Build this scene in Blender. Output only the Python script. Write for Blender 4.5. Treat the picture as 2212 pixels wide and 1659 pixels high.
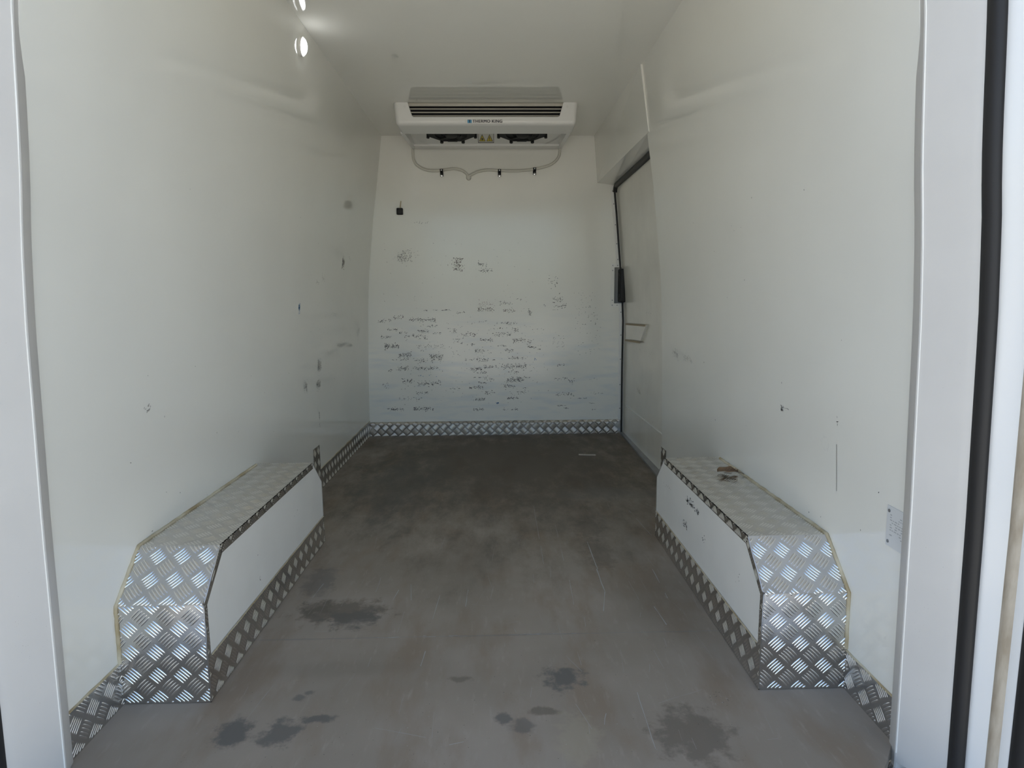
import bpy, bmesh, math, random
import numpy as np
from mathutils import Vector, Matrix

# ------------------------------------------------------------------ clear
for o in list(bpy.data.objects):
    bpy.data.objects.remove(o, do_unlink=True)
scene = bpy.context.scene
COL = scene.collection

# ------------------------------------------------------------------ camera
# world: X right, Y into the van, Z up; floor at z = 0; units metres
F_PX, YAW, PITCH, ROLL = 1330.0, 0.0245, 0.1369, 0.0075
cam_d = bpy.data.cameras.new('camera')
cam_d.sensor_fit = 'HORIZONTAL'
cam_d.sensor_width = 36.0
cam_d.lens = F_PX / 2212.0 * 36.0
cam_d.clip_start = 0.02
cam_d.clip_end = 300
cam = bpy.data.objects.new('camera', cam_d)
COL.objects.link(cam)
fwd = Vector((math.sin(YAW) * math.cos(PITCH), math.cos(YAW) * math.cos(PITCH), -math.sin(PITCH)))
rgt = Vector((math.cos(YAW), -math.sin(YAW), 0))
upv = rgt.cross(fwd)
r2 = rgt * math.cos(ROLL) - upv * math.sin(ROLL)
u2 = rgt * math.sin(ROLL) + upv * math.cos(ROLL)
M = Matrix((r2, u2, -fwd)).transposed().to_4x4()
M.translation = Vector((0, 0, 0.9))
cam.matrix_world = M
scene.camera = cam

# ------------------------------------------------------------------ daylight (overcast sky) and exposure
world = bpy.data.worlds.new('overcast_sky')
scene.world = world
world.use_nodes = True
bg = world.node_tree.nodes['Background']
SUN_DIR = Vector((0.55, -0.55, -1.25)).normalized()          # direction the sunlight travels
sky = world.node_tree.nodes.new('ShaderNodeTexSky')
sky.sky_type = 'NISHITA'
sky.sun_disc = False
sky.sun_elevation = math.asin(-SUN_DIR.z)
sky.sun_rotation = math.atan2(-SUN_DIR.x, -SUN_DIR.y)
sky.air_density = 1.0
sky.dust_density = 1.2
sky.ozone_density = 1.0
world.node_tree.links.new(sky.outputs['Color'], bg.inputs['Color'])
bg.inputs['Strength'].default_value = 0.23
scene.view_settings.view_transform = 'Standard'
scene.view_settings.look = 'None'
scene.view_settings.gamma = 1.0
scene.view_settings.use_curve_mapping = False
scene.view_settings.exposure = 0.72
# sun high over the front left of the van: lights the ground outside, never the load space
sun_d = bpy.data.lights.new('sun', 'SUN')
sun_d.energy = 9.5
sun_d.angle = 0.01
sun_d.color = (1.0, 0.96, 0.88)
sun = bpy.data.objects.new('sun', sun_d)
COL.objects.link(sun)
sun.rotation_euler = SUN_DIR.to_track_quat('-Z', 'Y').to_euler()

random.seed(7)
rng = np.random.default_rng(11)

# ------------------------------------------------------------------ dimensions
XC = -0.0265            # centre line of the load space
DB = 4.053              # back wall
ZC = 1.92               # ceiling
PZ = [-0.05, 0, .5, .86, 1.02, 1.17, 1.4, 1.62, 1.92, 2.0]
PH = [.8275, .8265, .8165, .8045, .7945, .7785, .7535, .7215, .6815, .671]


def hw(z):              # half width of the load space at height z
    return float(np.interp(z, PZ, PH))


DZ = [-.05, 0, .43, .75, .95, 1.11, 1.45, 1.59, 1.70]
DX = [.834, .834, .831, .833, .822, .808, .778, .763, .752]


def door_edge(z):       # right edge of the back wall beside the side door
    return float(np.interp(z, DZ, DX))


# ------------------------------------------------------------------ materials
def mat(name, col, rough=0.5, metal=0.0, noise=0.0, nscale=6.0, bump=0.0, bscale=200.0, ior=1.5, col2=None, stretch=(1, 1, 1)):
    m = bpy.data.materials.new(name)
    m.use_nodes = True
    nt = m.node_tree
    b = nt.nodes['Principled BSDF']
    b.inputs['Base Color'].default_value = (*col, 1)
    b.inputs['Roughness'].default_value = rough
    b.inputs['Metallic'].default_value = metal
    b.inputs['IOR'].default_value = ior
    tc = nt.nodes.new('ShaderNodeTexCoord')
    mp = nt.nodes.new('ShaderNodeMapping')
    mp.inputs['Scale'].default_value = stretch
    nt.links.new(tc.outputs['Object'], mp.inputs['Vector'])
    if noise > 0 or col2:
        n = nt.nodes.new('ShaderNodeTexNoise')
        n.inputs['Scale'].default_value = nscale
        n.inputs['Detail'].default_value = 6
        nt.links.new(mp.outputs['Vector'], n.inputs['Vector'])
        r = nt.nodes.new('ShaderNodeValToRGB')
        c2 = col2 if col2 else tuple(c * (1 - noise) for c in col)
        r.color_ramp.elements[0].position = 0.35
        r.color_ramp.elements[1].position = 0.65
        r.color_ramp.elements[0].color = (*c2, 1)
        r.color_ramp.elements[1].color = (*col, 1)
        nt.links.new(n.outputs['Fac'], r.inputs['Fac'])
        nt.links.new(r.outputs['Color'], b.inputs['Base Color'])
    if bump > 0:
        n2 = nt.nodes.new('ShaderNodeTexNoise')
        n2.inputs['Scale'].default_value = bscale
        n2.inputs['Detail'].default_value = 3
        nt.links.new(mp.outputs['Vector'], n2.inputs['Vector'])
        bp = nt.nodes.new('ShaderNodeBump')
        bp.inputs['Strength'].default_value = bump
        bp.inputs['Distance'].default_value = 0.001
        nt.links.new(n2.outputs['Fac'], bp.inputs['Height'])
        nt.links.new(bp.outputs['Normal'], b.inputs['Normal'])
    return m


GEL = (0.88, 0.868, 0.795)
M_wall = mat('white_gelcoat', GEL, 0.06, noise=0.03, nscale=2.5, bump=0.01, bscale=60)
M_ceil = mat('ceiling_gelcoat', GEL, 0.06, noise=0.03, nscale=2.0, bump=0.01, bscale=60)
M_post = mat('white_post_gelcoat', (0.62, 0.60, 0.565), 0.35, noise=0.05, nscale=5, bump=0.05, bscale=80)
M_door = mat('door_white_grp', (0.88, 0.85, 0.76), 0.15, noise=0.12, nscale=3, bump=0.05, bscale=60)
M_body = mat('vehicle_white_paint', (0.80, 0.80, 0.78), 0.2)
M_panel = mat('white_board', (0.88, 0.87, 0.82), 0.4, noise=0.04, nscale=8)
M_ac = mat('unit_white_plastic', (0.80, 0.79, 0.75), 0.35)
M_acgrey = mat('slat_grey_plastic', (0.52, 0.49, 0.42), 0.4)
M_black = mat('black_plastic', (0.008, 0.008, 0.008), 0.6)
M_rubber = mat('black_rubber', (0.014, 0.013, 0.013), 0.55, bump=0.1, bscale=40)
M_alu = mat('tread_aluminium', (0.66, 0.65, 0.63), 0.21, metal=1.0, noise=0.12, nscale=9, bump=0.04, bscale=25)
M_bar = mat('tread_bar_aluminium', (0.78, 0.77, 0.75), 0.20, metal=1.0)
M_steel = mat('grey_steel', (0.36, 0.36, 0.35), 0.42, metal=0.6, noise=0.15, nscale=14)
M_seal = mat('yellowed_sealant', (0.66, 0.60, 0.44), 0.6, col2=(0.42, 0.33, 0.18), nscale=14)
M_tan = mat('grimy_tan_sealant', (0.50, 0.44, 0.35), 0.85, col2=(0.36, 0.30, 0.22), nscale=60, stretch=(1, 1, .25), bump=.6, bscale=150)
M_hose = mat('grey_hose', (0.66, 0.64, 0.56), 0.45)
M_grey = mat('recess_grey', (0.22, 0.22, 0.21), 0.5)
M_chrome = mat('bolt_steel', (0.75, 0.75, 0.75), 0.2, metal=1.0)
M_plate = mat('rating_plate_metal', (0.74, 0.75, 0.74), 0.4, metal=0.1)
M_print = mat('grey_print', (0.45, 0.46, 0.46), 0.6)
M_sticker = mat('pale_sticker', (0.76, 0.75, 0.71), 0.4)
M_stickw = mat('warning_sticker_white', (0.72, 0.70, 0.64), 0.4)
M_blue = mat('logo_blue', (0.08, 0.30, 0.50), 0.4)
M_navy = mat('letter_navy', (0.012, 0.012, 0.03), 0.4)
M_yellow = mat('warning_yellow', (0.65, 0.50, 0.03), 0.4)
M_leaf = mat('dry_leaf_brown', (0.17, 0.10, 0.05), 0.7, col2=(0.27, 0.17, 0.09), nscale=60)
M_wood = mat('pale_wood_sliver', (0.55, 0.50, 0.42), 0.7, noise=0.2, nscale=40)
M_grime = mat('brown_grime', (0.42, 0.34, 0.23), 0.8)
M_sd = mat('scuff_dark', (0.05, 0.048, 0.045), 0.7)
M_sm = mat('scuff_grey', (0.38, 0.37, 0.34), 0.6)
M_sb = mat('scuff_brown', (0.11, 0.075, 0.06), 0.7)
M_sp = mat('scuff_pink', (0.50, 0.43, 0.40), 0.6)
M_sblue = mat('scuff_blue', (0.05, 0.20, 0.42), 0.6)
M_scr = mat('floor_scratch_pale', (0.39, 0.39, 0.38), 0.6)
M_ground = mat('pale_concrete', (0.43, 0.40, 0.345), 0.9, noise=0.15, nscale=3)

M_lamp = bpy.data.materials.new('lamp_lens_lit')
M_lamp.use_nodes = True
_b = M_lamp.node_tree.nodes['Principled BSDF']
_b.inputs['Base Color'].default_value = (0.9, 0.92, 0.95, 1)
_b.inputs['Emission Color'].default_value = (0.95, 0.97, 1.0, 1)
_b.inputs['Emission Strength'].default_value = 6.5


def floor_material():
    m = bpy.data.materials.new('worn_grey_floor')
    m.use_nodes = True
    nt = m.node_tree
    N, L = nt.nodes, nt.links
    b = N['Principled BSDF']
    tc = N.new('ShaderNodeTexCoord')

    def noise(scale, detail=6, stretch=(1, 1, 1), rough=0.55):
        mp = N.new('ShaderNodeMapping')
        mp.inputs['Scale'].default_value = stretch
        L.new(tc.outputs['Object'], mp.inputs['Vector'])
        n = N.new('ShaderNodeTexNoise')
        n.inputs['Scale'].default_value = scale
        n.inputs['Detail'].default_value = detail
        n.inputs['Roughness'].default_value = rough
        L.new(mp.outputs['Vector'], n.inputs['Vector'])
        return n.outputs['Fac']

    def math_(op, a, c=None, clamp=False):
        n = N.new('ShaderNodeMath')
        n.operation = op
        n.use_clamp = clamp
        for i, v in enumerate((a, c)):
            if v is None:
                continue
            if isinstance(v, (int, float)):
                n.inputs[i].default_value = v
            else:
                L.new(v, n.inputs[i])
        return n.outputs[0]

    def mix(fac, a, c):
        n = N.new('ShaderNodeMix')
        n.data_type = 'RGBA'
        for sock, v in ((n.inputs[0], fac), (n.inputs[6], a), (n.inputs[7], c)):
            if isinstance(v, tuple):
                sock.default_value = (*v, 1)
            elif isinstance(v, (int, float)):
                sock.default_value = v
            else:
                L.new(v, sock)
        return n.outputs[2]

    def ramp(v, lo, hi):
        n = N.new('ShaderNodeMapRange')
        n.interpolation_type = 'SMOOTHSTEP'
        n.inputs[1].default_value = lo
        n.inputs[2].default_value = hi
        L.new(v, n.inputs[0])
        return n.outputs[0]

    big = noise(1.6, 4)
    mid = noise(7, 6, (1, .35, 1))
    fine = noise(60, 5, (1, .25, 1))
    speck = noise(220, 2)
    edge = noise(26, 8, (1, 1, 1), .65)
    soft = noise(9, 10, (1, .45, 1), .72)
    col = mix(ramp(big, .38, .62), FL_A, FL_B)
    col = mix(math_('MULTIPLY', ramp(mid, .46, .68), .7), col, FL_C)
    col = mix(math_('MULTIPLY', ramp(fine, .55, .8), .35), col, FL_D)
    col = mix(math_('MULTIPLY', ramp(speck, .66, .76), .35), col, FL_D)
    # stains: x, y, rx, ry, strength, colour
    for (x, y, rx, ry, s, c) in FLOOR_STAINS:
        vm = N.new('ShaderNodeVectorMath')
        vm.operation = 'SUBTRACT'
        L.new(tc.outputs['Object'], vm.inputs[0])
        vm.inputs[1].default_value = (x, y, 0)
        vs = N.new('ShaderNodeVectorMath')
        vs.operation = 'MULTIPLY'
        L.new(vm.outputs[0], vs.inputs[0])
        vs.inputs[1].default_value = (1 / rx, 1 / ry, 0)
        ln = N.new('ShaderNodeVectorMath')
        ln.operation = 'LENGTH'
        L.new(vs.outputs[0], ln.inputs[0])
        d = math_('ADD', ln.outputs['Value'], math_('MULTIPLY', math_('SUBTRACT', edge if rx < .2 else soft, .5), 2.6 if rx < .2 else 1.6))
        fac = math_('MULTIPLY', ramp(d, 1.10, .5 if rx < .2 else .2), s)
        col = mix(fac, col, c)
    L.new(col, b.inputs['Base Color'])
    rg = N.new('ShaderNodeMapRange')
    rg.inputs[3].default_value = .58
    rg.inputs[4].default_value = .80
    L.new(mid, rg.inputs[0])
    L.new(rg.outputs[0], b.inputs['Roughness'])
    bp = N.new('ShaderNodeBump')
    bp.inputs['Strength'].default_value = .15
    bp.inputs['Distance'].default_value = .001
    L.new(fine, bp.inputs['Height'])
    L.new(bp.outputs['Normal'], b.inputs['Normal'])
    return m


FL_A = (0.279, 0.235, 0.183)
FL_B = (0.338, 0.288, 0.231)
FL_C = (0.241, 0.180, 0.122)
FL_D = (0.443, 0.380, 0.306)
DKS = (0.115, 0.110, 0.098)
BRS = (0.130, 0.108, 0.080)
FLOOR_STAINS = [
    (-.457, 1.70, .14, .085, .75, BRS), (-.42, 1.66, .09, .06, .6, DKS), (-.54, 1.73, .05, .05, .6, BRS),
    (.150, 1.362, .055, .055, .85, DKS), (-.466, 1.195, .045, .045, .8, DKS), (-.40, 1.237, .045, .016, .8, DKS),
    (-.565, 1.20, .045, .05, .85, DKS), (.002, 1.222, .025, .02, .75, DKS), (.045, 1.20, .03, .025, .6, DKS),
    (-.097, 1.367, .028, .016, .6, BRS), (.40, 1.16, .09, .09, .65, BRS), (.095, 1.243, .035, .018, .7, BRS),
    (-.461, 1.308, .018, .014, .6, DKS), (-.441, 1.327, .018, .012, .6, DKS), (.16, 1.16, .05, .09, .5, (.36, .31, .22)),
    (.355, 2.33, .07, .12, .45, BRS), (.36, 2.08, .06, .14, .4, BRS), (-.1, 2.05, .25, .35, .3, BRS),
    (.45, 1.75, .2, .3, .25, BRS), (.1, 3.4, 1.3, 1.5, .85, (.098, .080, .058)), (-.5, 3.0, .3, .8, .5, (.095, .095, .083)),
    (.5, 2.75, .3, .12, .35, (.20, .19, .17)), (-.58, 1.90, .06, .12, .4, (.09, .092, .095)), (-.40, 1.42, .25, .04, .2, BRS),
]


# ------------------------------------------------------------------ helpers
def link(o, parent=None):
    COL.objects.link(o)
    if parent is not None:
        o.parent = parent
    return o


def mesh(name, verts, faces, m, parent=None, smooth=False, auto=None):
    me = bpy.data.meshes.new(name)
    me.from_pydata([tuple(v) for v in verts], [], [tuple(f) for f in faces])
    ms = m if isinstance(m, (list, tuple)) else [m]
    for q in ms:
        me.materials.append(q)
    bm = bmesh.new()
    bm.from_mesh(me)
    bmesh.ops.recalc_face_normals(bm, faces=bm.faces)
    bm.to_mesh(me)
    bm.free()
    if smooth:
        me.shade_smooth()
    if auto:
        me.shade_smooth()
        try:
            me.set_sharp_from_angle(angle=math.radians(auto))
        except Exception:
            pass
    me.update()
    return link(bpy.data.objects.new(name, me), parent)


def from_bm(name, bm, m, parent=None, auto=None):
    me = bpy.data.meshes.new(name)
    bmesh.ops.recalc_face_normals(bm, faces=bm.faces)
    bm.to_mesh(me)
    bm.free()
    me.materials.append(m)
    if auto:
        me.shade_smooth()
        me.set_sharp_from_angle(angle=math.radians(auto))
    return link(bpy.data.objects.new(name, me), parent)


def empty(name, loc=(0, 0, 0)):
    o = bpy.data.objects.new(name, None)
    o.empty_display_size = .05
    return link(o)


def thing(o, label, cat, group=None):
    o['label'] = label
    o['category'] = cat
    if group:
        o['group'] = group
    return o


def structure(o, label=None, cat=None):
    o['kind'] = 'structure'
    if label:
        o['label'] = label
    if cat:
        o['category'] = cat
    return o


def bevel_box(name, lo, hi, m, parent=None, bev=0.003, seg=2):
    bm = bmesh.new()
    bmesh.ops.create_cube(bm, size=1)
    for v in bm.verts:
        v.co = Vector([lo[i] + (v.co[i] + .5) * (hi[i] - lo[i]) for i in range(3)])
    if bev > 0:
        bmesh.ops.bevel(bm, geom=list(bm.edges), offset=bev, segments=seg, affect='EDGES', profile=0.5, clamp_overlap=True)
    return from_bm(name, bm, m, parent, auto=35)


def prism(name, pts, d, m, parent=None, bev=0, auto=None):
    """polygon pts (3D, planar) extruded by vector d"""
    n = len(pts)
    d = Vector(d)
    v = [Vector(p) for p in pts] + [Vector(p) + d for p in pts]
    f = [tuple(range(n)), tuple(range(2 * n - 1, n - 1, -1))] + [(i, (i + 1) % n, n + (i + 1) % n, n + i) for i in range(n)]
    return mesh(name, v, f, m, parent, auto=auto)


def tube(name, pts, r, m, parent=None, seg=10, jit=0.0, closed_caps=True):
    pts = [Vector(p) for p in pts]
    vs, fs = [], []
    up0 = None
    for i, p in enumerate(pts):
        t = (pts[min(i + 1, len(pts) - 1)] - pts[max(i - 1, 0)]).normalized()
        if up0 is None:
            a = Vector((0, 0, 1)) if abs(t.z) < .9 else Vector((1, 0, 0))
            up0 = (a - t * a.dot(t)).normalized()
        else:
            up0 = (up0 - t * up0.dot(t)).normalized()
        w = t.cross(up0)
        for k in range(seg):
            an = 2 * math.pi * k / seg
            rr = r * (1 + random.uniform(-jit, jit))
            vs.append(p + (up0 * math.cos(an) + w * math.sin(an)) * rr)
    for i in range(len(pts) - 1):
        for k in range(seg):
            a, b_ = i * seg + k, i * seg + (k + 1) % seg
            fs.append((a, b_, b_ + seg, a + seg))
    fs.append(tuple(range(seg)))
    fs.append(tuple(range((len(pts) - 1) * seg, len(pts) * seg)))
    return mesh(name, vs, fs, m, parent, auto=60)


def smooth_path(pts, n=8):
    """Catmull-Rom through pts"""
    P = [Vector(p) for p in pts]
    P = [P[0] * 2 - P[1]] + P + [P[-1] * 2 - P[-2]]
    out = []
    for i in range(1, len(P) - 2):
        for k in range(n):
            t = k / n
            out.append(.5 * ((2 * P[i]) + (P[i + 1] - P[i - 1]) * t + (2 * P[i - 1] - 5 * P[i] + 4 * P[i + 1] - P[i + 2]) * t * t
                             + (3 * P[i] - P[i - 1] - 3 * P[i + 1] + P[i + 2]) * t ** 3))
    out.append(P[-2])
    return out


def disc(name, c, nrm, r, h, m, parent=None, seg=20, dome=0.0, top=None):
    """short round boss standing on a surface"""
    nrm = Vector(nrm).normalized()
    a = Vector((0, 0, 1)) if abs(nrm.z) < .9 else Vector((1, 0, 0))
    u = (a - nrm * a.dot(nrm)).normalized()
    w = nrm.cross(u)
    c = Vector(c)
    rings = [(r, 0), (r, h)]
    if dome > 0:
        rings += [(r * math.cos(q), h + dome * math.sin(q)) for q in (.35, .7, 1.05, 1.35)]
    vs, fs = [], []
    for (rr, hh) in rings:
        for k in range(seg):
            an = 2 * math.pi * k / seg
            vs.append(c + nrm * hh + (u * math.cos(an) + w * math.sin(an)) * rr)
    for i in range(len(rings) - 1):
        for k in range(seg):
            fs.append((i * seg + k, i * seg + (k + 1) % seg, (i + 1) * seg + (k + 1) % seg, (i + 1) * seg + k))
    fs.append(tuple(range(seg)))
    fs.append(tuple(range((len(rings) - 1) * seg, len(rings) * seg)))
    return mesh(name, vs, fs, m, parent, auto=40)


# ---- five-bar tread plate ------------------------------------------------
PITCH_T = 0.0557
BL, BW, BH = 0.0345, 0.0052, 0.0013
_st = [(-1, 0), (-.62, .80), (0, 1), (.62, .80), (1, 0)]
_pr = [(-.5, 0), (-.3, .72), (0, 1), (.3, .72), (.5, 0)]


def clip_seg(p, q, poly):
    t0, t1 = 0.0, 1.0
    d = q - p
    n = len(poly)
    for i in range(n):
        a, b_ = poly[i], poly[(i + 1) % n]
        e = b_ - a
        nn = np.array([-e[1], e[0]])
        num = nn @ (p - a)
        den = nn @ d
        if abs(den) < 1e-12:
            if num < 0:
                return None
            continue
        t = -num / den
        if den > 0:
            t0 = max(t0, t)
        else:
            t1 = min(t1, t)
        if t0 >= t1:
            return None
    return p + d * t0, p + d * t1


def tread(name, O, U, V, poly, parent=None, thick=.002, phase=(0, 0), flip=False, bar_h=BH):
    """tread plate: polygon (ccw, in U,V from O), front face towards U x V, raised bars as its child"""
    O, U, V = Vector(O), Vector(U).normalized(), Vector(V).normalized()
    Nn = U.cross(V)
    pts = [O + U * a + V * b_ for a, b_ in poly]
    plate = prism(name, pts, -Nn * thick, M_alu, parent)
    P = [np.array(p, float) for p in poly]
    mn = np.min(P, axis=0)
    mx = np.max(P, axis=0)
    h = PITCH_T / 2
    vs, fs = [], []
    i0 = int(math.floor((mn[0] - phase[0]) / h)) - 1
    i1 = int(math.ceil((mx[0] - phase[0]) / h)) + 1
    j0 = int(math.floor((mn[1] - phase[1]) / h)) - 1
    j1 = int(math.ceil((mx[1] - phase[1]) / h)) + 1
    s2 = math.sqrt(.5)
    for i in range(i0, i1 + 1):
        for j in range(j0, j1 + 1):
            if (i + j) % 2:
                continue
            ang = 1 if (i % 2 == 0) else -1
            if flip:
                ang = -ang
            d = np.array([s2, s2 * ang])
            e = np.array([-d[1], d[0]])
            c0 = np.array([phase[0] + i * h, phase[1] + j * h])
            for k in range(-2, 3):
                c = c0 + e * k * .0068
                r = clip_seg(c - d * BL / 2, c + d * BL / 2, P)
                if r is None:
                    continue
                a, b_ = r
                ln = np.hypot(*(b_ - a))
                if ln < .005:
                    continue
                cc = (a + b_) / 2
                base = len(vs)
                for (t, wf) in _st:
                    p0 = cc + d * t * ln / 2
                    if wf == 0:
                        vs.append(O + U * p0[0] + V * p0[1])
                    else:
                        for (w, hh) in _pr:
                            q = p0 + e * w * BW * wf
                            vs.append(O + U * q[0] + V * q[1] + Nn * (hh * bar_h * (.55 + .45 * wf)))
                A, Z = base, base + 16
                for s in range(4):
                    fs.append((A, base + 1 + s + 1, base + 1 + s))
                    fs.append((Z, base + 11 + s, base + 11 + s + 1))
                for ring in range(2):
                    b0 = base + 1 + ring * 5
                    for s in range(4):
                        fs.append((b0 + s, b0 + s + 1, b0 + s + 6, b0 + s + 5))
    if vs:
        me = bpy.data.meshes.new('tread_bars')
        me.from_pydata([tuple(v) for v in vs], [], fs)
        # make sure the faces look outwards
        me.materials.append(M_bar)
        me.shade_smooth()
        me.update()
        nf = me.polygons[0].normal
        if nf.dot(Nn) < 0:
            me.flip_normals()
        ob = link(bpy.data.objects.new('tread_bars', me), plate)
        ob['kind'] = 'stuff'
    return plate


# ---- flat scuff marks ----------------------------------------------------
SC_IDX = {'d': 0, 'm': 1, 'b': 2, 'p': 3, 'u': 4}


def scuffs(name, surf, clusters, parent, mats=None, k=.5, slant=.5, size=1.0):
    """short bent smears rubbed onto a surface, gathered in clusters"""
    vs, fs, mi = [], [], []
    for (u, v, w, h, dens, kind) in clusters:
        n = int(w * h * 1e4 * dens * k * .8) + 1
        line = h < .006
        if line:
            n = max(4, int(w / .009))
        lean = random.choice((.7, 1.0, 1.25, 2.2))
        for _ in range(min(n, 420)):
            a = u + random.uniform(-.5, .5) * w
            b_ = v + random.gauss(0, .28) * h if h < .1 else v + random.uniform(-.5, .5) * h
            ln = random.uniform(.004, .011) * size * (1.7 if line else 1)
            hh = random.uniform(.0007, .0020) * size * (.8 if line else 1)
            if line or dens < 1:
                an = random.gauss(0, .08 if line else slant)
                ln *= 1 if line else .6
            elif random.random() < .5:
                an = random.gauss(lean, .25)
                ln = min(ln, h * .9 + .002)
            else:
                an = random.gauss(0, slant * .6)
            bend = random.gauss(0, .5)
            x, y = a - math.cos(an) * ln / 2, b_ - math.sin(an) * ln / 2
            th = an - bend / 2
            base = len(vs)
            for q in range(4):
                wq = hh * (.35, 1.0, .9, .25)[q] * random.uniform(.7, 1.2)
                nx, ny = -math.sin(th), math.cos(th)
                vs.append(surf(x + nx * wq, y + ny * wq))
                vs.append(surf(x - nx * wq, y - ny * wq))
                x += math.cos(th) * ln / 3
                y += math.sin(th) * ln / 3
                th += bend / 3
            kk = kind
            if kind == 'd' and random.random() < .22:
                kk = 'm'
            for q in range(3):
                fs.append((base + 2 * q, base + 2 * q + 1, base + 2 * q + 3, base + 2 * q + 2))
                mi.append(SC_IDX[kk])
    o = mesh(name, vs, fs, [M_sd, M_sm, M_sb, M_sp, M_sblue], parent)
    o.data.polygons.foreach_set('material_index', mi)
    o['kind'] = 'stuff'
    return o

# ================================================================== SETTING
# ---- ground outside
g = mesh('ground', [(-30, -40, -.62), (30, -40, -.62), (30, 30, -.62), (-30, 30, -.62)], [(0, 1, 2, 3)], M_ground)
structure(g)

# ---- floor
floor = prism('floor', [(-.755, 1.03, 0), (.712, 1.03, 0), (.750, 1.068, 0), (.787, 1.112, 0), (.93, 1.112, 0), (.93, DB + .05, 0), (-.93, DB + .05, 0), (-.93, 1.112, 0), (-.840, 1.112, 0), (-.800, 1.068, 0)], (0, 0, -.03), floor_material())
structure(floor)

# ---- ceiling
ceil = prism('ceiling', [(-.80, .96, ZC), (.74, .96, ZC), (.74, DB + .05, ZC), (-.80, DB + .05, ZC)], (0, 0, .07), M_ceil)
structure(ceil)


def wall_loft(name, side, y0, y1, m, thick=.06):
    zs = list(np.linspace(-.03, 1.95, 45))
    vs, fs = [], []
    for z in zs:
        x = XC + side * hw(z)
        xo = x + side * thick
        vs += [(x, y0, z), (x, y1, z), (xo, y1, z), (xo, y0, z)]
    for i in range(len(zs) - 1):
        a = i * 4
        for k in range(4):
            fs.append((a + k, a + (k + 1) % 4, a + 4 + (k + 1) % 4, a + 4 + k))
    fs.append((0, 1, 2, 3))
    n = len(vs)
    fs.append((n - 4, n - 3, n - 2, n - 1))
    return structure(mesh(name, vs, fs, m, auto=40))


wall_l = wall_loft('wall_left', -1, 1.112, DB + .03, M_wall)
YJ = 2.90                      # right wall ends here, the side door opening begins
wall_r = wall_loft('wall_right', 1, 1.112, YJ, M_wall)

# ---- back wall with a pocket for the door latch
PX, PZ0, PZ1 = .772, .868, 1.10


def quadbox(x0, x1, z0, z1, y0, y1):
    v = [(x0, y0, z0), (x1, y0, z0), (x1, y0, z1), (x0, y0, z1), (x0, y1, z0), (x1, y1, z0), (x1, y1, z1), (x0, y1, z1)]
    f = [(0, 1, 2, 3), (7, 6, 5, 4), (0, 4, 5, 1), (1, 5, 6, 2), (2, 6, 7, 3), (3, 7, 4, 0)]
    return v, f


vs, fs = [], []
for b4 in ((-.93, PX, -.03, 1.95), (PX, .93, -.03, PZ0), (PX, .93, PZ1, 1.95)):
    v, f = quadbox(*b4, DB, DB + .07)
    o = len(vs)
    vs += v
    fs += [tuple(i + o for i in q) for q in f]
M_back = mat('back_wall_gelcoat', GEL, 0.14, noise=0.03, nscale=2.5, bump=0.02, bscale=60)
# faint blue-grey rub marks low on the back wall
nt = M_back.node_tree
N_, L_ = nt.nodes, nt.links
b_ = N_['Principled BSDF']
old = b_.inputs['Base Color'].links[0].from_socket
tc_ = [n for n in N_ if n.type == 'TEX_COORD'][0]
mp_ = N_.new('ShaderNodeMapping')
mp_.inputs['Scale'].default_value = (2.2, 1, 11)
L_.new(tc_.outputs['Object'], mp_.inputs['Vector'])
nz = N_.new('ShaderNodeTexNoise')
nz.inputs['Scale'].default_value = 2.0
nz.inputs['Detail'].default_value = 7
L_.new(mp_.outputs['Vector'], nz.inputs['Vector'])
rr = N_.new('ShaderNodeMapRange')
rr.inputs[1].default_value = .50
rr.inputs[2].default_value = .75
L_.new(nz.outputs['Fac'], rr.inputs[0])
sx = N_.new('ShaderNodeSeparateXYZ')
L_.new(tc_.outputs['Object'], sx.inputs[0])
rz = N_.new('ShaderNodeMapRange')
rz.interpolation_type = 'SMOOTHSTEP'
rz.inputs[1].default_value = 1.0
rz.inputs[2].default_value = .45
L_.new(sx.outputs['Z'], rz.inputs[0])
mm = N_.new('ShaderNodeMath')
mm.operation = 'MULTIPLY'
L_.new(rr.outputs[0], mm.inputs[0])
L_.new(rz.outputs[0], mm.inputs[1])
mx = N_.new('ShaderNodeMix')
mx.data_type = 'RGBA'
L_.new(mm.outputs[0], mx.inputs[0])
L_.new(old, mx.inputs[6])
mx.inputs[7].default_value = (.74, .77, .76, 1)
L_.new(mx.outputs[2], b_.inputs['Base Color'])
wall_b = structure(mesh('wall_back', vs, fs, M_back))
# pocket interior
pk = prism('latch_pocket', [(PX - .001, DB + .045, PZ0), (.93, DB + .045, PZ0), (.93, DB + .045, PZ1), (PX - .001, DB + .045, PZ1)], (0, .01, 0), M_grey, wall_b)
# white metal edging beside the door
FW = .024


def edge_strip(z0, z1):
    zs = np.linspace(z0, z1, 12)
    vs, fs = [], []
    for z in zs:
        e = door_edge(z)
        vs += [(e - FW, DB - .003, z), (e + .004, DB - .003, z), (e + .004, DB + .002, z), (e - FW, DB + .002, z)]
    for i in range(len(zs) - 1):
        for k in range(4):
            fs.append((i * 4 + k, i * 4 + (k + 1) % 4, i * 4 + 4 + (k + 1) % 4, i * 4 + 4 + k))
    fs += [(0, 1, 2, 3), tuple(range(len(vs) - 4, len(vs)))]
    return mesh('edge_strip', vs, fs, M_panel, wall_b)


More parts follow.
